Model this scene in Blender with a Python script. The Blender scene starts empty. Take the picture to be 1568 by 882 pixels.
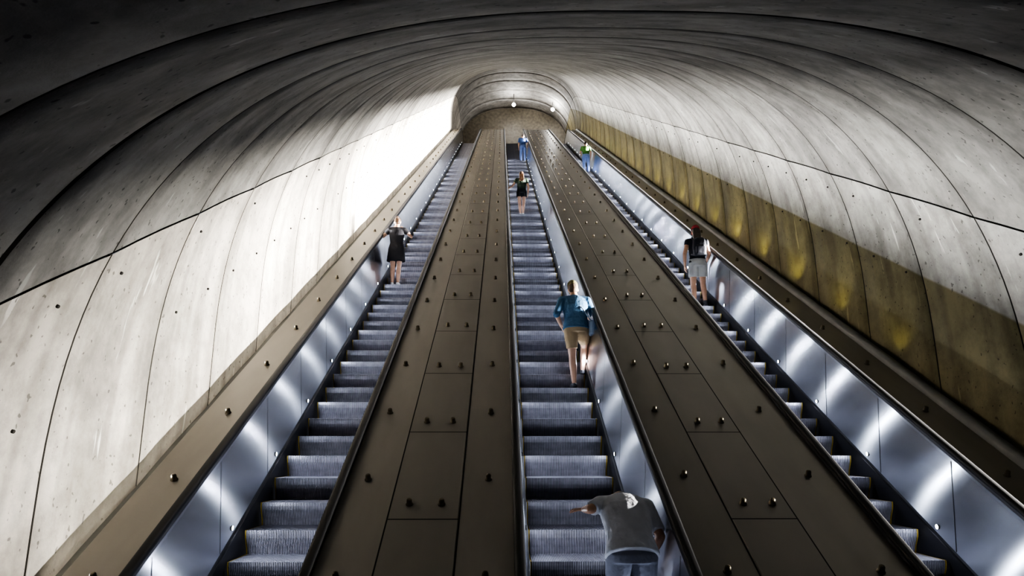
import bpy, math, random
from mathutils import Vector, Matrix
random.seed(4)
sc=bpy.context.scene
T30=math.tan(math.radians(30)); C30=math.cos(math.radians(30)); S30=.5
SL=Vector((0,C30,S30))
# ------------------------------------------------------------ helpers
def link(o,parent=None):
    sc.collection.objects.link(o)
    if parent is not None: o.parent=parent
    return o
def empty(name,loc=(0,0,0),parent=None):
    e=bpy.data.objects.new(name,None); e.location=loc; e.empty_display_size=.2
    return link(e,parent)
def mesh(name,V,F,mats=None,parent=None,smooth=False,fm=None):
    me=bpy.data.meshes.new(name); me.from_pydata([tuple(v) for v in V],[],F)
    if mats:
        for m in (mats if isinstance(mats,(list,tuple)) else [mats]): me.materials.append(m)
    if fm: me.polygons.foreach_set('material_index',fm)
    if smooth: me.polygons.foreach_set('use_smooth',[True]*len(me.polygons))
    me.update()
    return link(bpy.data.objects.new(name,me),parent)
class MB:
    def __init__(s): s.V=[];s.F=[];s.M=[]
    def add(s,V,F,m=0):
        b=len(s.V); s.V+= [Vector(v) for v in V]; s.F+=[tuple(b+i for i in f) for f in F]; s.M+=[m]*len(F)
    def box(s,c,sz,m=0,R=None):
        c=Vector(c);x,y,z=[q/2 for q in sz]
        P=[Vector((i,j,k)) for i in(-x,x) for j in(-y,y) for k in(-z,z)]
        if R: P=[R@p for p in P]
        s.add([c+p for p in P],[(0,1,3,2),(4,6,7,5),(0,4,5,1),(2,3,7,6),(0,2,6,4),(1,5,7,3)],m)
    def rings(s,R,m=0,cap=True):
        n=len(R[0]);V=[p for r in R for p in r];F=[]
        for i in range(len(R)-1):
            for j in range(n):
                F.append((i*n+j,i*n+(j+1)%n,(i+1)*n+(j+1)%n,(i+1)*n+j))
        if cap:
            F.append(tuple(range(n-1,-1,-1))); F.append(tuple((len(R)-1)*n+j for j in range(n)))
        s.add(V,F,m)
    def ell(s,c,ax,ay,u,v,n=16):
        return [c+u*(ax*math.cos(2*math.pi*i/n))+v*(ay*math.sin(2*math.pi*i/n)) for i in range(n)]
    def cap(s,p1,p2,r1,r2,m=0,n=14,flat=False,sq=1.0,hint=None):
        p1=Vector(p1);p2=Vector(p2);d=(p2-p1).normalized()
        h=Vector(hint) if hint else Vector((1,0,0))
        if abs(d.dot(h))>.95: h=Vector((0,1,0))
        v=d.cross(h).normalized();u=v.cross(d)
        R=[]
        if flat: R=[s.ell(p1,r1,r1*sq,u,v,n),s.ell(p2,r2,r2*sq,u,v,n)]
        else:
            for a in(-80,-50,-22,0): 
                a=math.radians(a);R.append(s.ell(p1+d*r1*math.sin(a),r1*math.cos(a),r1*sq*math.cos(a),u,v,n))
            for a in(0,22,50,80):
                a=math.radians(a);R.append(s.ell(p2+d*r2*math.sin(a),r2*math.cos(a),r2*sq*math.cos(a),u,v,n))
        s.rings(R,m)
    def ball(s,c,rx,ry,rz,M=None,m=0,n=18):
        c=Vector(c);M=M or Matrix.Identity(3);R=[]
        for a in range(-80,81,16):
            a=math.radians(a);R.append([c+M@Vector((rx*math.cos(a)*math.cos(2*math.pi*i/n),ry*math.cos(a)*math.sin(2*math.pi*i/n),rz*math.sin(a))) for i in range(n)])
        s.rings(R,m)
    def out(s,name,mats,parent=None,smooth=False):
        return mesh(name,s.V,s.F,mats,parent,smooth,s.M)
# ------------------------------------------------------------ materials
def mat(name,col,rough=.6,metal=0,noise=0,nscale=8,bump=0,bscale=60,stretch=(1,1,1),aniso=0,emit=None,es=0,spec=None):
    m=bpy.data.materials.new(name);m.use_nodes=True;nt=m.node_tree;b=nt.nodes['Principled BSDF']
    b.inputs['Base Color'].default_value=(*col,1);b.inputs['Roughness'].default_value=rough;b.inputs['Metallic'].default_value=metal
    if spec is not None: b.inputs['Specular IOR Level'].default_value=spec
    tc=nt.nodes.new('ShaderNodeTexCoord');mp=nt.nodes.new('ShaderNodeMapping');mp.inputs['Scale'].default_value=stretch
    nt.links.new(tc.outputs['Object'],mp.inputs['Vector'])
    if noise:
        n=nt.nodes.new('ShaderNodeTexNoise');n.inputs['Scale'].default_value=nscale;n.inputs['Detail'].default_value=3
        nt.links.new(mp.outputs[0],n.inputs['Vector'])
        r=nt.nodes.new('ShaderNodeValToRGB')
        r.color_ramp.elements[0].position=.3;r.color_ramp.elements[1].position=.7
        r.color_ramp.elements[0].color=(*[c*(1-noise) for c in col],1);r.color_ramp.elements[1].color=(*[min(1,c*(1+noise)) for c in col],1)
        nt.links.new(n.outputs[0],r.inputs[0]);nt.links.new(r.outputs[0],b.inputs['Base Color'])
    if bump:
        n=nt.nodes.new('ShaderNodeTexNoise');n.inputs['Scale'].default_value=bscale;n.inputs['Detail'].default_value=2
        nt.links.new(mp.outputs[0],n.inputs['Vector'])
        bp=nt.nodes.new('ShaderNodeBump');bp.inputs['Strength'].default_value=bump;bp.inputs['Distance'].default_value=.02
        nt.links.new(n.outputs[0],bp.inputs['Height']);nt.links.new(bp.outputs[0],b.inputs['Normal'])
    if aniso:
        b.inputs['Anisotropic'].default_value=aniso
        cx=nt.nodes.new('ShaderNodeCombineXYZ');cx.inputs[0].default_value=0;cx.inputs[1].default_value=-S30;cx.inputs[2].default_value=C30
        nt.links.new(cx.outputs[0],b.inputs['Tangent'])
    if emit: b.inputs['Emission Color'].default_value=(*emit,1);b.inputs['Emission Strength'].default_value=es
    return m
def concrete(name,base,band=None,lime=.5):
    m=bpy.data.materials.new(name);m.use_nodes=True;nt=m.node_tree;b=nt.nodes['Principled BSDF'];N=nt.nodes.new;L=nt.links.new
    b.inputs['Roughness'].default_value=.75;b.inputs['Specular IOR Level'].default_value=.3
    g=N('ShaderNodeTexCoord')
    def noise(sc_,st=(1,1,1),det=4,ro=.6):
        mp=N('ShaderNodeMapping');mp.inputs['Scale'].default_value=st;L(g.outputs['Object'],mp.inputs[0])
        n=N('ShaderNodeTexNoise');n.inputs['Scale'].default_value=sc_;n.inputs['Detail'].default_value=det;n.inputs['Roughness'].default_value=ro
        L(mp.outputs[0],n.inputs['Vector']);return n.outputs[0]
    def ramp(v,p0,c0,p1,c1):
        r=N('ShaderNodeValToRGB');r.color_ramp.elements[0].position=p0;r.color_ramp.elements[1].position=p1
        c0=c0 if isinstance(c0,tuple) else (c0,)*3;c1=c1 if isinstance(c1,tuple) else (c1,)*3
        r.color_ramp.elements[0].color=(*c0,1);r.color_ramp.elements[1].color=(*c1,1);L(v,r.inputs[0]);return r.outputs[0]
    def mix(t,a,bb,f=None,fv=1):
        x=N('ShaderNodeMix');x.data_type='RGBA';x.blend_type=t;x.inputs[0].default_value=fv
        if f is not None:L(f,x.inputs[0])
        for s_,v in((6,a),(7,bb)):
            if isinstance(v,tuple):x.inputs[s_].default_value=v
            else:L(v,x.inputs[s_])
        return x.outputs[2]
    def mth(op,a,bv):
        x=N('ShaderNodeMath');x.operation=op;L(a,x.inputs[0])
        if isinstance(bv,(int,float)):x.inputs[1].default_value=bv
        else:L(bv,x.inputs[1])
        return x.outputs[0]
    c=mix('MULTIPLY',(*base,1),ramp(noise(.55),.35,.62,.65,1.0))
    c=mix('MULTIPLY',c,ramp(noise(3.5,det=6,ro=.72),.38,.72,.6,1.0))
    sx=N('ShaderNodeSeparateXYZ');L(g.outputs['Object'],sx.inputs[0])
    fl=mth('FLOOR',mth('DIVIDE',mth('SUBTRACT',sx.outputs[1],6.55),1.38),0)
    wn=N('ShaderNodeTexWhiteNoise');wn.noise_dimensions='1D';L(fl,wn.inputs['W'])
    c=mix('MULTIPLY',c,ramp(wn.outputs[0],0,.84,1,1.0))
    c=mix('MULTIPLY',c,ramp(noise(1.0,(2.0,3.2,.35),3,.5),.36,.7,.52,1.0))
    c=mix('MIX',c,(.85,.84,.8,1),ramp(noise(1.0,(3,6,.8),3,.55),.67,0,.71,lime))
    c=mix('MULTIPLY',c,ramp(noise(17,det=1),.27,.45,.31,1.0))
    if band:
        # olive shadow band painted into the colour of the lower part of this wall
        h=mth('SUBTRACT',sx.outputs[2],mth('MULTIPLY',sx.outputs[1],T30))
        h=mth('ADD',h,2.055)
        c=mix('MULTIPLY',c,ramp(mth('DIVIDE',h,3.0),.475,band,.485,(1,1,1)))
    L(c,b.inputs['Base Color'])
    bp=N('ShaderNodeBump');bp.inputs['Strength'].default_value=.35;bp.inputs['Distance'].default_value=.02
    L(noise(9,det=4,ro=.7),bp.inputs['Height']);L(bp.outputs[0],b.inputs['Normal'])
    return m
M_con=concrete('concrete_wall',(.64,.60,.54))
M_conr=concrete('concrete_wall_shade_band',(.53,.52,.49),(.48,.43,.25))  # the band tint is wall shadow painted into the colour
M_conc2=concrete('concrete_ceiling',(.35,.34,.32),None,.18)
M_joint=mat('joint_dark',(.02,.018,.015),.9)
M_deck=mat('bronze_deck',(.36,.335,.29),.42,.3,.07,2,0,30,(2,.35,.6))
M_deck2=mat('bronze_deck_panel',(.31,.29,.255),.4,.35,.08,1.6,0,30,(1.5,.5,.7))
M_deckd=mat('bronze_deck_shaded',(.205,.188,.16),.42,.35,.08,2,0,30,(2,.35,.6))  # same bronze as the left decks, right-side shade put into the colour
M_deckd2=mat('bronze_deck_panel_shaded',(.18,.165,.142),.4,.4,.08,1.6,0,30,(1.5,.5,.7))  # panel copy, darkened the same way for the shaded right side
M_knob=mat('knob_bronze',(.10,.085,.06),.45,.7)
M_steel=mat('brushed_stainless',(.66,.68,.73),.25,1,0,4,0,30,(3,1,1),aniso=1.0)
M_skirt=mat('skirt_dark',(.03,.03,.035),.45,.6)
M_rub=mat('handrail_rubber',(.012,.012,.014),.6,spec=.2)
M_step=mat('step_aluminium',(.44,.435,.49),.38,.55,.2,14)
M_yel=mat('step_yellow_line',(.45,.32,.06),.5)
M_floor=mat('floor_hex_tile',(.22,.12,.08),.6,0,.3,6,.1,40)
M_led=mat('led_lens',(1,1,1),.3,emit=(.85,.91,1),es=40)
M_globe=mat('lamp_globe',(1,1,1),.3,emit=(1,.96,.9),es=60)
M_black=mat('fixture_metal',(.03,.03,.03),.5,.5)
M_hous=mat('trough_housing_metal',(.13,.13,.125),.5,.5,.2,3)
# ------------------------------------------------------------ path
LO=-.4688   # lower floor level
def soft(y,off,lo,hi,kl=.04,kh=.08):
    z=off+T30*y
    if z-lo<10*kl: z=lo+kl*math.log1p(math.exp((z-lo)/kl))
    if hi-z<10*kh: z=hi-kh*math.log1p(math.exp((hi-z)/kh))
    return z
ZT=22.39
def zd(y): return soft(y,-2.03,1.0+LO,ZT)
def zt(y): return soft(y,-2.03,-.75,ZT,.04,.35)
YB=4.436
YE=3.3
def samples(a,b,bends,fine=.12,coarse=1.5):
    ys=[];y=a
    while y<b:
        ys.append(y); y+= fine if any(abs(y-q)<.9 for q in bends) else coarse
    ys.append(b);return ys
YS=samples(YE,43.9,[YB,42.3])
def sweep(mb,prof,ys,zf,m=0,caps=True,mats=None):
    n=len(prof);V=[(x,y,zf(y)+h) for y in ys for x,h in prof];F=[];b=len(mb.V)
    mb.V+=[Vector(v) for v in V]
    for i in range(len(ys)-1):
        for j in range(n-1):
            mb.F.append((b+i*n+j,b+i*n+j+1,b+(i+1)*n+j+1,b+(i+1)*n+j));mb.M.append(mats[j] if mats else m)
    if caps and n>2:
        mb.F.append(tuple(b+j for j in range(n)));mb.M.append(m)
        mb.F.append(tuple(b+(len(ys)-1)*n+j for j in range(n-1,-1,-1)));mb.M.append(m)
# ------------------------------------------------------------ tunnel
CX=.88;A=4.18;B=3.97;H0=.5;RK=1.38;R0=6.55
def pr(t,off=0):
    t=math.radians(t);c=math.cos(t);s=math.sin(t)
    x=math.copysign(abs(c)**.8,c)*A;h=B*abs(s)**.8
    l=math.hypot(x,h) or 1
    return (CX+x*(1+off/l),H0+h*(1+off/l))
secs=[]
k=-6
yend=48.2
secs.append((-3.0,0,0))
while True:
    yk=R0+RK*k
    if yk>yend-.2: break
    w=.028 if k==-2 else .007
    if yk>-2.8:
        secs+=[(yk-w-.004,0,0),(yk-w,.03,1),(yk+w,.03,1),(yk+w+.004,0,0)]
        for q in(.25,.5,.75): secs.append((yk+RK*q,.016*math.sin(math.pi*q),0))
    k+=1
secs=[s for s in secs if s[0]<yend]+[(yend,0,0)]
def vault(name,tl,low,mt):
    V=[];F=[];M=[]
    cols=None
    for y,off,g in secs:
        z=zt(y);P=[]
        if low:
            sg=1 if tl[0]<90 else -1
            for h in(-1.4,-.6,0,.25): P.append((CX+sg*(A+off),h))
        for t in tl:P.append(pr(t,off))
        cols=len(P);V+=[(x,y,z+h) for x,h in P]
    for i in range(len(secs)-1):
        for j in range(cols-1):
            F.append((i*cols+j,(i+1)*cols+j,(i+1)*cols+j+1,i*cols+j+1));M.append(1 if (secs[i][2] or secs[i+1][2]) else 0)
    return mesh(name,V,F,[mt,M_joint],None,True,M)
TJ=24.8
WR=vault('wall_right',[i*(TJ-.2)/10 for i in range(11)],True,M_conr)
WL=vault('wall_left',[180-i*(TJ-.2)/10 for i in range(11)],True,M_con)
n=56
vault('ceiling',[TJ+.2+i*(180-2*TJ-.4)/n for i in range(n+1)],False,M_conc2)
for sd,nm in((0,'trim_1'),(1,'trim_2')):
    V=[];F=[]
    for y,off,g in secs:
        for t in(TJ-1,TJ+1):
            x,h=pr(180-t if sd else t,.05);V.append((x,y,zt(y)+h))
    F=[(2*i,2*i+1,2*i+3,2*i+2) for i in range(len(secs)-1)]
    mesh(nm,V,F,M_joint)
# tie holes (small recess plugs), part of the walls
for sd,nm,par in((1,'tie_holes_right',WR),(-1,'tie_holes_left',WL)):
    mb=MB()
    for k in range(-2,28):
        for fy in(.22,.72):
            for t in(8.5,20.5):
                if random.random()<.25: continue
                y=R0+RK*(k+fy)+random.uniform(-.03,.03);x,h=pr(t if sd>0 else 180-t,.006)
                x2,h2=pr(t if sd>0 else 180-t,-.5);nrm=Vector((x2-x,0,h2-h)).normalized()
                u=Vector((0,1,0));v=nrm.cross(u);c=Vector((x,y,zt(y)+h))
                mb.rings([mb.ell(c+nrm*-.03,.014,.014,u,v,8),mb.ell(c+nrm*.012,.013,.013,u,v,8)])
    mb.out(nm,M_joint,par)
# end wall
V=[(CX+A+.1,48,ZT-1.3)]+[(pr(t,.03)[0],48,ZT+pr(t,.03)[1]) for t in range(0,181,6)]+[(CX-A-.1,48,ZT-1.3)]
M_tile=mat('brown_tile',(.12,.105,.08),.5,0,.35,5,.1,30)
mesh('wall_end',V,[tuple(range(len(V)))],M_tile)
# floors
mb=MB();mb.box((CX,.7,LO-.05),(8.5,7.5,.1));mb.out('floor',M_floor)
mb=MB();mb.box((CX,45.3,ZT-1.05),(8.5,5.9,.1));mb.out('floor_upper_landing',M_floor)
# ------------------------------------------------------------ steps
mb=MB();W=1.0;D=.406;RH=.2344
pitch=1.0/60;nr=60
RP=[(0,0),(.002,-.035),(.012,-.075),(.035,-.12),(.062,-.17),(.085,-.246)]
prof=[(D+.09,-.010),(.008,-.010)]+[(a+.012,b-.006) for a,b in RP]
V=[(-W/2,y,z) for y,z in prof]+[(W/2,y,z) for y,z in prof];n=len(prof)
mb.add(V,[(i,i+1,n+i+1,n+i) for i in range(n-1)],2)
prof=[(D+.09,0)]+RP
for r in range(nr):
    x0=-W/2+r*pitch;x1=x0+pitch*.55
    V=[(x0,y,z) for y,z in prof]+[(x1,y,z) for y,z in prof];n=len(prof)
    ip=[(y+.014,z-.010) for y,z in prof]
    V+=[(x0,y,z) for y,z in ip]+[(x1,y,z) for y,z in ip]
    m=1 if (r<1 or r>=nr-1) else 0
    mb.add(V,[(i,i+1,n+i+1,n+i) for i in range(n-1)]+[(2*n+i,2*n+i+1,i+1,i) for i in range(n-1)]+[(n+i,n+i+1,3*n+i+1,3*n+i) for i in range(n-1)],m)
M_groove=mat('step_groove',(.10,.10,.12),.5,.5)
tmp=mb.out('step_1',[M_step,M_yel,M_groove]);step_me=tmp.data;bpy.data.objects.remove(tmp)
Y0=YB
def step_of(y):
    k=int((y-Y0)//D);return k,Y0+k*D,LO+max(0,RH*k)
ESC=[-2.04,.78,3.72]
def tube(mb,pts,w,h,m=0,n=10):
    R=[]
    for i,p in enumerate(pts):
        a=pts[max(0,i-1)];b=pts[min(len(pts)-1,i+1)];t=(b-a).normalized();x=Vector((1,0,0));u=x.cross(t).normalized()
        R.append([p+x*(w/2*math.copysign(abs(math.cos(q))**.6,math.cos(q)))+u*(h/2*math.copysign(abs(math.sin(q))**.6,math.sin(q))) for q in [2*math.pi*j/n for j in range(n)]])
    mb.rings(R,m)
for ci,cx in enumerate(ESC):
    E=empty('escalator',(cx,0,0))
    for k in range(-2,97):
        y=Y0+k*D;z=min(LO+max(0,RH*k),ZT-1.0)
        o=bpy.data.objects.new('step_%d'%(k+3),step_me);o.location=(0,y,z);link(o,E)
    for sd,nm in((-1,'left'),(1,'right')):
        mb=MB()
        sweep(mb,[(sd*.515,-1.35),(sd*.515,-.90)],YS,zd,1,False)
        sweep(mb,[(sd*.515,-.90),(sd*.53,-.885),(sd*.535,-.86)],YS,zd,2,False)
        sweep(mb,[(sd*.535,-.86),(sd*.60,-.03),(sd*.60,.0)],YS,zd,0,False)
        y=4.43
        while y<42:
            p0=Vector((sd*.533,y,zd(y)-.855));p1=Vector((sd*.597,y-.0,zd(y)-.03))
            sh=Vector((0,.004,.0023));mb.add([p0-sh,p0+sh,p1+sh,p1-sh],[(0,1,2,3)],1)
            y+=1.17
        mb.out('balustrade_panel_'+nm,[M_steel,M_skirt,M_skirt],E)
        mb=MB();y=4.68;u=Vector((0,C30,S30));v=Vector((0,-S30,C30));ld=None
        while y<42:
            c=Vector((sd*.530,y,zd(y)-.80))
            mb.rings([mb.ell(c+Vector((sd*.02,0,0)),.026,.026,u,v,12),mb.ell(c,.024,.024,u,v,12)],1,False)
            mb.add(mb.ell(c,.021,.021,u,v,12),[tuple(range(12))],0)
            if ld is None:
                ld=bpy.data.lights.new('led','AREA');ld.shape='DISK';ld.size=.032;ld.energy=4.3;ld.color=(.80,.87,1)
            if y<35:
                lo=bpy.data.objects.new('led_light',ld);lo.location=c+Vector((-sd*.003,0,0));lo.rotation_euler=(0,math.radians(90*sd),0);link(lo,E)
            y+=1.17
        mb.out('skirt_led_lamps_'+nm,[M_led,M_black],E)
        mb=MB()
        bz=1+LO
        pts=[Vector((sd*.635,YE+.9,bz-.53)),Vector((sd*.635,YE+.4,bz-.53))]+[Vector((sd*.635,YE-.29*math.sin(math.radians(a)),bz-.235-.29*math.cos(math.radians(a)))) for a in range(0,181,18)]
        pts+=[Vector((sd*.635,y,zd(y)+.055)) for y in YS[1:-1]]
        zz=ZT+.055
        pts+=[Vector((sd*.635,43.9+.29*math.sin(math.radians(a)),zz-.29+.29*math.cos(math.radians(a)))) for a in range(0,181,18)]+[Vector((sd*.635,43.2,zz-.58))]
        tube(mb,pts,.085,.05);mb.out('handrail_'+nm,[M_rub],E,True)
        mb=MB();sweep(mb,[(sd*.60,-.02),(sd*.605,.03),(sd*.665,.03),(sd*.67,-.02)],YS,zd,0,True);mb.out('handrail_guide_'+nm,[M_skirt],E)
    mb=MB();mb.box((0,YE+.4,LO+.003),(1.0,.35,.012));mb.box((0,43.3,ZT-.99),(1.0,.9,.03));mb.out('comb_plate',[M_step],E)
# ------------------------------------------------------------ decks
def knob(mb,x,y,h=0):
    c=Vector((x,y,zd(y)+h));R=[]
    up=Vector((0,-.5,.866));u=Vector((1,0,0));v=Vector((0,C30,S30))
    for r,hh in((.034,-.01),(.032,.008),(.025,.014),(.023,.046),(.019,.054),(.009,.057)):
        R.append(mb.ell(c+up*hh,r,r,u,v,10))
    mb.rings(R,2)
def deck(name,x0,x1,strips,krows,prows,kph=0,panel=None,mm=None):
    E=empty(name,(0,0,0));mm=mm or (M_deck,M_deck2)
    mb=MB()
    sweep(mb,[(x0,-1.5),(x0,0),(x1,0),(x1,-1.5)],YS,zd,0,True)
    for s in strips:
        sweep(mb,[(s-.006,.0),(s-.006,.004),(s+.006,.004),(s+.006,.0)],YS,zd,3,False)
    if panel:
        a,b=panel
        sweep(mb,[(a+.006,.0),(a+.012,.014),(b-.012,.014),(b-.006,.0)],YS,zd,1,False)
        y=5.93-1.247*1
        while y<42:
            sh=.006
            p=[(a,y-sh,zd(y-sh)+.0155),(b,y-sh,zd(y-sh)+.0155),(b,y+sh,zd(y+sh)+.0155),(a,y+sh,zd(y+sh)+.0155)]
            mb.add(p,[(0,1,2,3)],3);y+=1.247
    mb.out('deck_cladding',[mm[0],mm[1],M_knob,M_joint],E)
    mb=MB()
    y=5.35+kph
    while y<42:
        for x in krows: knob(mb,x,y)
        y+=1.105
    y=5.93-1.247+.18
    while y<42:
        if y>5.3:
            for x in prows: knob(mb,x,y,.014)
        y+=1.247
    mb.out('deck_knobs',[M_deck,M_deck2,M_knob],E,True)
deck('escalator_deck',-1.37,.11,[-.93,-.34],[-1.19,-.11],[-.77,-.50],0,(-.93,-.34))
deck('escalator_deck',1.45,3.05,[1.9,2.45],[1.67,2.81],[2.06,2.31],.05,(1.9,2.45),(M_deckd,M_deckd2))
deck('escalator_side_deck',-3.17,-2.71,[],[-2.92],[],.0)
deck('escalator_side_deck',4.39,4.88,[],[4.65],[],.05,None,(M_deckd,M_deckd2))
# troughs + fixtures
def rect(name,p0,p1,wid,e,power,col,spread,parent):
    p0=Vector(p0);p1=Vector(p1);X=(p1-p0).normalized();e=Vector(e);e=(e-X*e.dot(X)).normalized();Z=-e;Y=Z.cross(X)
    l=bpy.data.lights.new(name,'AREA');l.shape='RECTANGLE';l.size=(p1-p0).length;l.size_y=wid;l.energy=power;l.color=col;l.spread=math.radians(spread)
    o=bpy.data.objects.new(name,l);M=Matrix((X,Y,Z)).transposed().to_4x4();M.translation=(p0+p1)/2;o.matrix_world=M
    link(o);
    if parent: o.parent=parent
    return o
TL=empty('cove_light_trough')
mb=MB();sweep(mb,[(-3.17,-.12),(-3.32,-.12)],YS,zd,0,False);mb.out('trough_base',[M_hous],TL)
TR=empty('cove_light_trough')
mb=MB();sweep(mb,[(4.88,-.3),(4.88,.05),(4.91,.09),(4.97,.10),(5.0,.06),(5.0,-.05),(5.1,-.05)],YS,zd,0,False);mb.out('trough_housing',[M_hous],TR,True)
runs=[(5.4,9.0,34,42),(9.0,15.0,46,98),(15.0,22.0,52,210),(22.0,30.0,54,280),(30.0,40.5,52,280)]
for y,y1,fl,fr in runs:
    rect('cove_tube_lamp',(-3.24,y,zd(y)-.02),(-3.24,y1,zd(y1)-.02),.014,(1,0,.24),fl*(y1-y),(1,.99,.97),38,TL)
    rect('cove_tube_lamp',(4.84,y,zd(y)+.13),(4.84,y1,zd(y1)+.13),.03,(-1,0,.09),fr*(y1-y),(1,.955,.885),33,TR)
y=R0+RK*1.5
while y<41:
    l=bpy.data.lights.new('amber_spot','SPOT');l.energy=11 if y>11 else 5;l.color=(1,.92,.28);l.spot_size=math.radians(120);l.spot_blend=1;l.shadow_soft_size=.05
    o=bpy.data.objects.new('amber_spot_lamp',l);o.location=(4.84,y,zd(y)+.16)
    d=Vector((.35,0,1));o.rotation_euler=d.to_track_quat('-Z','Y').to_euler();link(o,TR)
    y+=RK
# landing lamps
for x,y,z,zc in((.85,45.8,26.0,26.85),(3.66,45.8,25.65,26.3)):
    E=empty('pendant_lamp',(x,y,z));mb=MB();mb.ball((0,0,0),.13,.13,.13);mb.out('globe',[M_globe],E,True)
    mb=MB();mb.cap((0,0,.12),(0,0,zc-z),.02,.02,flat=True);mb.cap((0,0,.10),(0,0,.18),.07,.05,flat=True);mb.out('stem',[M_black],E,True)
    l=bpy.data.lights.new('lamp','POINT');l.energy=200;l.color=(1,.98,.95);l.shadow_soft_size=.14;o=bpy.data.objects.new('lamp_light',l);o.location=(0,-.3,-.1);link(o,E)
# ------------------------------------------------------------ people
def skinmat(c,n): return mat(n,c,.5,0,.08,12)
V3=Vector
def lerp(a,b,f): return V3(a)*(1-f)+V3(b)*f
DEF=dict(P=(0,0,.95),W=(0,.01,1.10),C=(0,0,1.30),N=(0,-.02,1.47),Hd=(0,.02,1.635),
 hL=(-.095,0,.91),kL=(-.11,.03,.50),aL=(-.11,-.03,.09),hR=(.095,0,.91),kR=(.11,.03,.50),aR=(.11,-.03,.09),
 sL=(-.185,-.01,1.42),eL=(-.25,-.04,1.13),wL=(-.24,.06,.89),sR=(.185,-.01,1.42),eR=(.25,-.04,1.13),wR=(.24,.06,.89),
 fwd=(0,1,0),hp=0)
def finish(mb,name,mats,par,vox,sm=4):
    o=mb.out(name,mats,par,True)
    r=o.modifiers.new('remesh','REMESH');r.mode='VOXEL';r.voxel_size=vox;r.use_smooth_shade=True
    s=o.modifiers.new('smooth','SMOOTH');s.iterations=sm;s.factor=.5
    return o
def hand(par,wr,d,nrm,side,skin,s,curl=.35,nm='hand'):
    d=V3(d).normalized();nrm=V3(nrm);nrm=(nrm-d*nrm.dot(d)).normalized();u=d.cross(nrm).normalized()*side
    wr=V3(wr);mb=MB()
    mb.rings([mb.ell(wr-d*.02*s,.026*s,.02*s,u,nrm,12),mb.ell(wr+d*.03*s,.036*s,.017*s,u,nrm,12),mb.ell(wr+d*.085*s,.042*s,.013*s,u,nrm,12),mb.ell(wr+d*.098*s,.038*s,.009*s,u,nrm,12)])
    for i,(o,l) in enumerate(((-.031,.062),(-.0105,.075),(.0105,.07),(.031,.052))):
        p=wr+d*(.088*s)+u*o*s;a=curl*.6
        for seg,fr in enumerate((.45,.32,.25)):
            dd=(d*math.cos(a)+nrm*math.sin(a));q=p+dd*l*fr*s;mb.cap(p,q,(.0088-.0008*seg)*s,(.0082-.0008*seg)*s,n=8);p=q;a+=curl
    p=wr+d*.025*s-u*.03*s;q=p+(d*.75-u*.6+nrm*.25).normalized()*.04*s;mb.cap(p,q,.012*s,.010*s,n=8);mb.cap(q,q+(d*.95-u*.2+nrm*.3).normalized()*.03*s,.0095*s,.008*s,n=8)
    finish(mb,nm,[skin],par,.0042,2)
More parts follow.
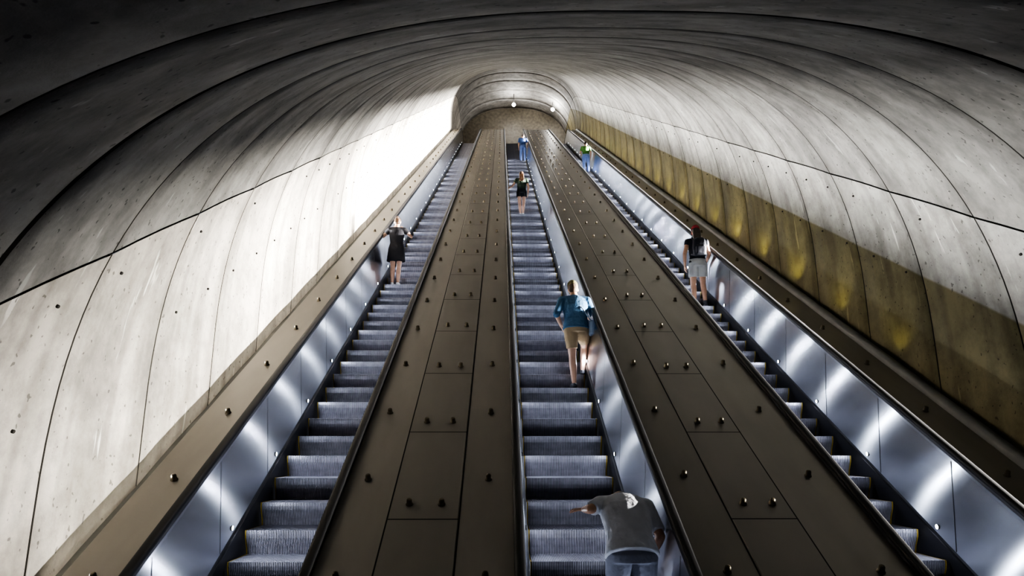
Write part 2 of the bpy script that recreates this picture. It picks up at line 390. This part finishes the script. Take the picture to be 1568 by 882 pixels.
def person(name,x,y,s,pose,cfg,lift=None,rot=0):
    k,ys,z=step_of(y)
    E=empty(name,(x,ys+.20,z));E.rotation_euler=(0,0,rot);E.scale=(s,s,s)
    J={k_:(V3(v) if isinstance(v,tuple) else v) for k_,v in {**DEF,**pose}.items()}
    w=cfg.get('w',1.0)
    skin=cfg['skin'];R=V3((1,0,0));vox=cfg.get('vox',.0095)
    def torso(mb,inf,bot,hem=0,top=True,sleeve=None,m=0):
        pts=[J['P']+(J['P']-J['W']).normalized()*bot,J['P'],J['W'],J['C'],lerp(J['C'],J['N'],.62),lerp(J['C'],J['N'],.9),J['N']+(J['N']-J['C']).normalized()*.015]
        wx=[.158*w+hem,.17*w,.142*w,.165*w,.165*w,.115*w,.055];wy=[.105+hem,.115,.098,.112,.098,.075,.055]
        rr=[]
        for i,p in enumerate(pts):
            t=(pts[min(i+1,6)]-pts[max(i-1,0)]).normalized();f=t.cross(R).normalized()*-1
            u=f.cross(t).normalized();rr.append(mb.ell(p,wx[i]+inf,wy[i]+inf,u,f,20))
        mb.rings(rr,m)
    body=MB();torso(body,-.004,.05)
    Hc=J['Hd'];nk=J['N'];up=(Hc-nk).normalized();fw=V3(J['fwd']);fw=(fw-up*fw.dot(up)).normalized();rt=fw.cross(up)
    MH=Matrix((rt,fw,up)).transposed()
    body.cap(nk-up*.03,Hc-up*.04-fw*.015,.062,.054)
    hp=lambda a,b,c:Hc+MH@V3((a,b,c))
    body.ball(hp(0,-.008,.02),.076,.096,.098,MH);body.ball(hp(0,.022,-.04),.06,.07,.075,MH);body.ball(hp(0,.06,-.085),.028,.028,.022,MH)
    body.cap(hp(0,.088,.015),hp(0,.108,-.02),.009,.015,n=8)
    for q in(-1,1): body.ball(hp(q*.078,-.005,-.005),.012,.022,.034,MH,n=10)
    body.cap(hp(-.022,.088,-.052),hp(.022,.088,-.052),.008,.008,n=8)
    for q in'LR':
        sg=-1 if q=='L' else 1
        sh,el,wr=J['s'+q],J['e'+q],J['w'+q]
        body.cap(lerp(J['C'],J['N'],.7),sh,.075,.058);body.cap(sh,el,.053,.04);body.cap(el,lerp(el,wr,.35),.041,.04);body.cap(lerp(el,wr,.3),wr,.04,.026)
        h,kn,an=J['h'+q],J['k'+q],J['a'+q]
        body.cap(h,kn,.088*w,.057);body.cap(kn,lerp(kn,an,.35)+V3((0,-.012,0)),.056,.059);body.cap(lerp(kn,an,.35)+V3((0,-.012,0)),an,.059,.036)
        tf=V3((sg*.12,1,0)).normalized() if 't'+q not in J else J['t'+q].normalized()
        body.cap(an-tf*.03+V3((0,0,-.05)),an+tf*.14+V3((0,0,-.055)),.034,.03)
        mb=MB()
        hl=an-tf*.045+V3((0,0,-.048));to=an+tf*.165+V3((0,0,-.052))
        mb.cap(hl,to,.041,.037,sq=1.0);mb.cap(an+V3((0,0,-.05)),an+V3((0,0,-.01)),.044,.042,flat=True);mb.cap(lerp(hl,to,.45)+V3((0,0,.012)),to,.044,.036)
        mb.ball(hl+V3((0,0,-.018)),.04,.05,.024);mb.cap(hl+V3((0,0,-.022)),to+V3((0,0,-.02)),.039,.038,sq=.5)
        finish(mb,'shoe_'+q,[cfg['shoe']],E,.008,2)
        if cfg.get('sock'):
            mb=MB();mb.cap(an+V3((0,0,-.02)),lerp(an,kn,.18),.043,.044,flat=True);finish(mb,'sock_'+q,[cfg['sock']],E,.008,2)
        dn=(wr-el).normalized();pn=J.get('pn'+q,V3((-sg,0.2,0)))
        hand(E,wr,dn if 'hd'+q not in J else J['hd'+q],pn,sg if 'fl'+q not in J else -sg,skin,1.0,J.get('curl',.35),'hand_'+q)
    finish(body,'body',[skin],E,vox,5)
    mb=MB()
    for q in(-1,1): mb.ball(hp(q*.03,.083,.012),.012,.008,.008,MH,n=10)
    mb.out('eyes',[M_black],E,True)
    hr=MB();hr.ball(hp(0,-.022,.034),.084,.098,.098,MH)
    hs=cfg.get('hair','short')
    hr.ball(hp(0,-.045,-.02),.074,.068,.075,MH)
    if hs=='long':
        for i in range(5): hr.cap(hp(-.05+.025*i,-.07,0),J['N']+V3((-.07+.035*i,-.10,-.10-.03*(i%2))),.035,.026)
    if hs=='bun': hr.ball(hp(0,-.10,.08),.045,.045,.04,MH)
    finish(hr,'hair',[cfg['hairm']],E,.009,3)
    if cfg.get('hat'):
        mb=MB();R_=[]
        for a,rz in((1.0,-.0),(1.0,.03),(.93,.065),(.7,.095),(.3,.108)):
            R_.append([hp(.088*a*math.cos(2*math.pi*i/20),-.015+.108*a*math.sin(2*math.pi*i/20),.045+rz) for i in range(20)])
        mb.rings(R_)
        mb.add([hp(-.07,.06,.05),hp(-.05,.15,.035),hp(.05,.15,.035),hp(.07,.06,.05),hp(-.07,.06,.06),hp(-.05,.15,.045),hp(.05,.15,.045),hp(.07,.06,.06)],[(0,1,2,3),(4,7,6,5),(0,4,5,1),(1,5,6,2),(2,6,7,3)])
        mb.out('cap',[cfg['hat']],E,True)
    if cfg.get('top'):
        mb=MB();torso(mb,cfg.get('loose',.018),cfg.get('hemlen',.05),cfg.get('hem',.008))
        for q in'LR':
            sh,el,wr=J['s'+q],J['e'+q],J['w'+q];sl=cfg.get('sleeve',.6)
            mb.cap(lerp(J['C'],J['N'],.68),sh,.088,.072)
            if sl<=1:
                e=lerp(sh,el,sl);mb.cap(sh,lerp(sh,e,.4),.071,.068);mb.cap(sh,e,.07,.063,flat=True)
            else:
                mb.cap(sh,el,.07,.056);e=lerp(el,wr,sl-1);mb.cap(el,e,.056,.048,flat=True)
        finish(mb,cfg.get('topn','shirt'),[cfg['top']],E,vox,4)
    if cfg.get('bottom'):
        mb=MB();ln=cfg.get('leglen',.8);t0=.018
        pts=[J['P']-V3((0,0,.07)),J['P'],lerp(J['P'],J['W'],.6)]
        rr=[]
        for i,(pp,wx,wy) in enumerate(zip(pts,(.165*w,.172*w,.158*w),(.118,.120,.108))):
            rr.append(mb.ell(pp,wx+t0-.004,wy+t0,V3((1,0,0)),V3((0,1,0)),20))
        mb.rings(rr)
        for q in'LR':
            h,kn,an=J['h'+q],J['k'+q],J['a'+q]
            if ln<=1:
                e=lerp(h,kn,ln);mb.cap(h,lerp(h,e,.5),.102*w,.098*w);mb.cap(h,e,.1*w,cfg.get('hemr',.088),flat=True)
            else:
                cf=lerp(kn,an,.35)+V3((0,-.012,0));mb.cap(h,kn,.102*w,.076);mb.cap(kn,cf,.076,.078);mb.cap(cf,lerp(kn,an,.95),.078,.064);
        finish(mb,cfg.get('botn','shorts'),[cfg['bottom']],E,vox,4)
    if cfg.get('skirt'):
        mb=MB();b=J['P']-V3((0,0,cfg['skirt']))
        c=[lerp(J['P'],J['W'],.9),J['P'],lerp(J['P'],b,.5),b];rr=[mb.ell(p,a_,b_,V3((1,0,0)),V3((0,1,0)),24) for p,a_,b_ in zip(c,(.155*w,.19*w,.205*w,.22*w),(.115,.135,.15,.165))]
        mb.rings(rr);finish(mb,'skirt_part',[cfg['top']],E,vox,3)
    if cfg.get('pack'):
        mb=MB();C=J['C'];u=V3((1,0,0));f=V3((0,1,0))
        def rr_(c,a,b): return [c+u*(a*math.copysign(abs(math.cos(q))**.5,math.cos(q)))+f*(b*math.copysign(abs(math.sin(q))**.5,math.sin(q))) for q in [2*math.pi*i/20 for i in range(20)]]
        c0=C+V3((0,-.19,0))
        mb.rings([rr_(c0+V3((0,0,h)),a,b) for h,a,b in((-.24,.10,.05),(-.22,.13,.075),(-.05,.14,.085),(.1,.125,.075),(.15,.09,.05),(.165,.04,.02))])
        mb.rings([rr_(c0+V3((0,-.085,h)),a,b) for h,a,b in((-.2,.08,.02),(-.18,.1,.03),(-.06,.1,.03),(-.03,.07,.02))])
        for q in(-1,1):
            P_=[C+V3((q*.09,-.12,.10)),C+V3((q*.105,-.05,.20)),C+V3((q*.105,.06,.17)),C+V3((q*.115,.135,.02)),C+V3((q*.14,.06,-.14)),C+V3((q*.12,-.13,-.2))]
            for a_,b_ in zip(P_,P_[1:]): mb.cap(a_,b_,.02,.02,n=8)
        finish(mb,'backpack',[cfg['pack']],E,.009,3)
    if cfg.get('bag'):
        bx=V3(cfg['bag']);mb=MB();mb.rings([[bx+V3((a*math.copysign(abs(math.cos(q))**.5,math.cos(q)),b*math.copysign(abs(math.sin(q))**.5,math.sin(q)),h)) for q in [2*math.pi*i/16 for i in range(16)]] for h,a,b in((-.12,.03,.08),(-.1,.045,.11),(.08,.04,.11),(.11,.02,.09))])
        P_=[bx+V3((0,-.05,.1)),J['C']+V3((.1,-.15,-.05)),J['N']+V3((-.10,-.07,-.03)),J['N']+V3((-.10,.05,-.03)),J['C']+V3((-.05,.15,0)),bx+V3((0,.06,.1))]
        for a_,b_ in zip(P_,P_[1:]): mb.cap(a_,b_,.012,.012,n=8)
        finish(mb,'shoulder_bag',[cfg['bagm']],E,.009,2)
    return E
sk1=skinmat((.62,.38,.27),'skin_light');sk2=skinmat((.5,.29,.19),'skin_tan')
cl=lambda n,c,b=.4:mat(n,c,.85,0,.15,5,b,14,spec=.2)
white_sh=cl('shirt_white',(.66,.68,.74),.8);greyp=cl('trousers_grey',(.20,.21,.26),.6);blue=cl('shirt_blue',(.08,.17,.29),.9);khaki=cl('shorts_khaki',(.42,.32,.2))
blackd=cl('dress_black',(.025,.025,.03));denim=cl('jeans_blue',(.16,.22,.42));green=cl('shirt_green',(.05,.13,.03));dkgreen=cl('top_dark_green',(.03,.045,.035));lightsh=cl('shorts_light',(.5,.5,.48))
navy=cl('shirt_navy',(.04,.07,.18));red=cl('cap_red',(.25,.03,.04));shoew=mat('shoe_white',(.6,.6,.6),.6);shoed=mat('shoe_dark',(.04,.04,.05),.6)
hb=mat('hair_brown',(.07,.035,.018),.5,0,.3,30,.5,60,(1,1,.2));hg=mat('hair_grey',(.16,.11,.08),.6,0,.3,30,.5,60,(1,1,.2));hk=mat('hair_dark',(.025,.015,.012),.5,0,.3,30,.5,60)
olive=cl('cap_olive',(.16,.14,.07))
pack=cl('backpack_black',(.02,.022,.03));bagm=cl('bag_light',(.3,.38,.5))
person('man',1.05,5.84,1.0,dict(P=(0,-.02,.93),W=(0,.07,1.05),C=(0,.25,1.20),N=(0,.40,1.29),Hd=(.01,.56,1.25),fwd=(0,.3,-1),
 hL=(-.1,0,.90),kL=(-.13,.10,.49),aL=(-.13,-.02,.09),hR=(.1,0,.90),kR=(.12,.12,.50),aR=(.13,.0,.09),
 sL=(-.2,.33,1.27),eL=(-.29,.22,1.24),wL=(-.33,.42,1.22),hdL=(-.6,.8,-.05),pnL=V3((0,0,-1)),sR=(.2,.33,1.25),eR=(.27,.14,1.03),wR=(.22,.30,.85),curl=.3),
 dict(skin=sk2,top=white_sh,bottom=greyp,botn='trousers',leglen=2,shoe=shoed,hairm=hg,w=1.12,loose=.028,hem=.02,hemlen=.04,sleeve=.85))
person('man',1.13,10.15,.97,dict(P=(.01,.03,.95),W=(.01,.06,1.10),C=(.0,.10,1.30),N=(0,.15,1.46),Hd=(-.01,.22,1.60),
 hL=(-.08,.02,.91),kL=(-.06,.03,.50),aL=(-.05,-.05,.09),hR=(.11,.04,.91),kR=(.16,.30,.69),aR=(.13,.34,.09+.2344*1.03+.0),
 sL=(-.2,.10,1.40),eL=(-.30,.0,1.16),wL=(-.21,.15,.99),sR=(.2,.12,1.40),eR=(.31,.16,1.15),wR=(.24,.36,1.16),pnR=V3((0,0,-1)),hdR=V3((.1,1,.35)),curl=.5),
 dict(skin=sk1,top=blue,bottom=khaki,leglen=.7,shoe=shoed,hairm=hg,hat=olive,w=1.08,loose=.028,hem=.02,hemlen=.03,sleeve=1.15,bag=(.24,.02,.95),bagm=bagm))
person('woman',-2.33,14.87,.90,dict(P=(0,0,.95),C=(0,-.01,1.30),kL=(-.075,.02,.5),aL=(-.07,-.02,.09),kR=(.075,.02,.5),aR=(.07,-.02,.09),
 eL=(-.35,.04,1.27),wL=(-.15,.13,1.46),eR=(.35,.04,1.27),wR=(.15,.13,1.46),hdL=V3((.3,.3,.7)),hdR=V3((-.3,.3,.7)),curl=.4),
 dict(skin=sk1,top=blackd,topn='dress',skirt=.33,shoe=shoew,hairm=hb,hair='bun',w=1.05,sleeve=.5,loose=.014))
person('woman',4.0,13.7,.97,dict(aL=(-.12,-.02,.09),kR=(.10,.06,.52),aR=(.12,.02,.09),eL=(-.27,-.02,1.15),wL=(-.24,.12,.93),eR=(.26,.02,1.15),wR=(.25,.2,1.05)),
 dict(skin=sk2,top=pack,bottom=lightsh,leglen=.62,hemr=.105,shoe=shoed,sock=shoed,hairm=hk,hair='long',hat=red,pack=pack,w=1.0,sleeve=.3))
person('woman',.66,21.5,.88,dict(eL=(-.34,.0,1.18),wL=(-.42,.2,1.2),pnL=V3((0,0,-1)),kL=(-.08,.02,.5),aL=(-.05,-.02,.09),kR=(.08,.04,.5),aR=(.05,-.02,.09),eR=(.26,0,1.13)),
 dict(skin=sk1,top=dkgreen,bottom=blackd,leglen=.4,hemr=.11,shoe=shoew,hairm=hb,hair='long',sleeve=.5,vox=.012,hemlen=.06))
person('man',1.12,34.1,.92,dict(eR=(.30,.02,1.16),wR=(.26,.22,1.1),Hd=(0,.06,1.62)),
 dict(skin=sk2,top=navy,bottom=denim,botn='jeans',leglen=2,shoe=shoed,hairm=hk,sleeve=.8,vox=.014))
person('man',4.0,30.8,.92,dict(eL=(-.28,.04,1.16),wL=(-.2,.22,1.12)),
 dict(skin=sk2,top=green,bottom=denim,botn='jeans',leglen=2,shoe=shoed,hairm=hk,sleeve=.7,vox=.014,w=1.08))
# ------------------------------------------------------------ world, camera
w=bpy.data.worlds.new('world');sc.world=w;w.use_nodes=True
w.node_tree.nodes['Background'].inputs[0].default_value=(.85,.88,1,1);w.node_tree.nodes['Background'].inputs[1].default_value=.17
cam=bpy.data.cameras.new('camera');cam.lens=24.3;cam.sensor_width=36;cam.clip_end=200
co=bpy.data.objects.new('camera',cam);co.location=(0,0,2.0);co.rotation_euler=(math.radians(102.8),0,math.radians(-.9));link(co);sc.camera=co
try: sc.view_settings.look='AgX - High Contrast'
except Exception as e: print(e)
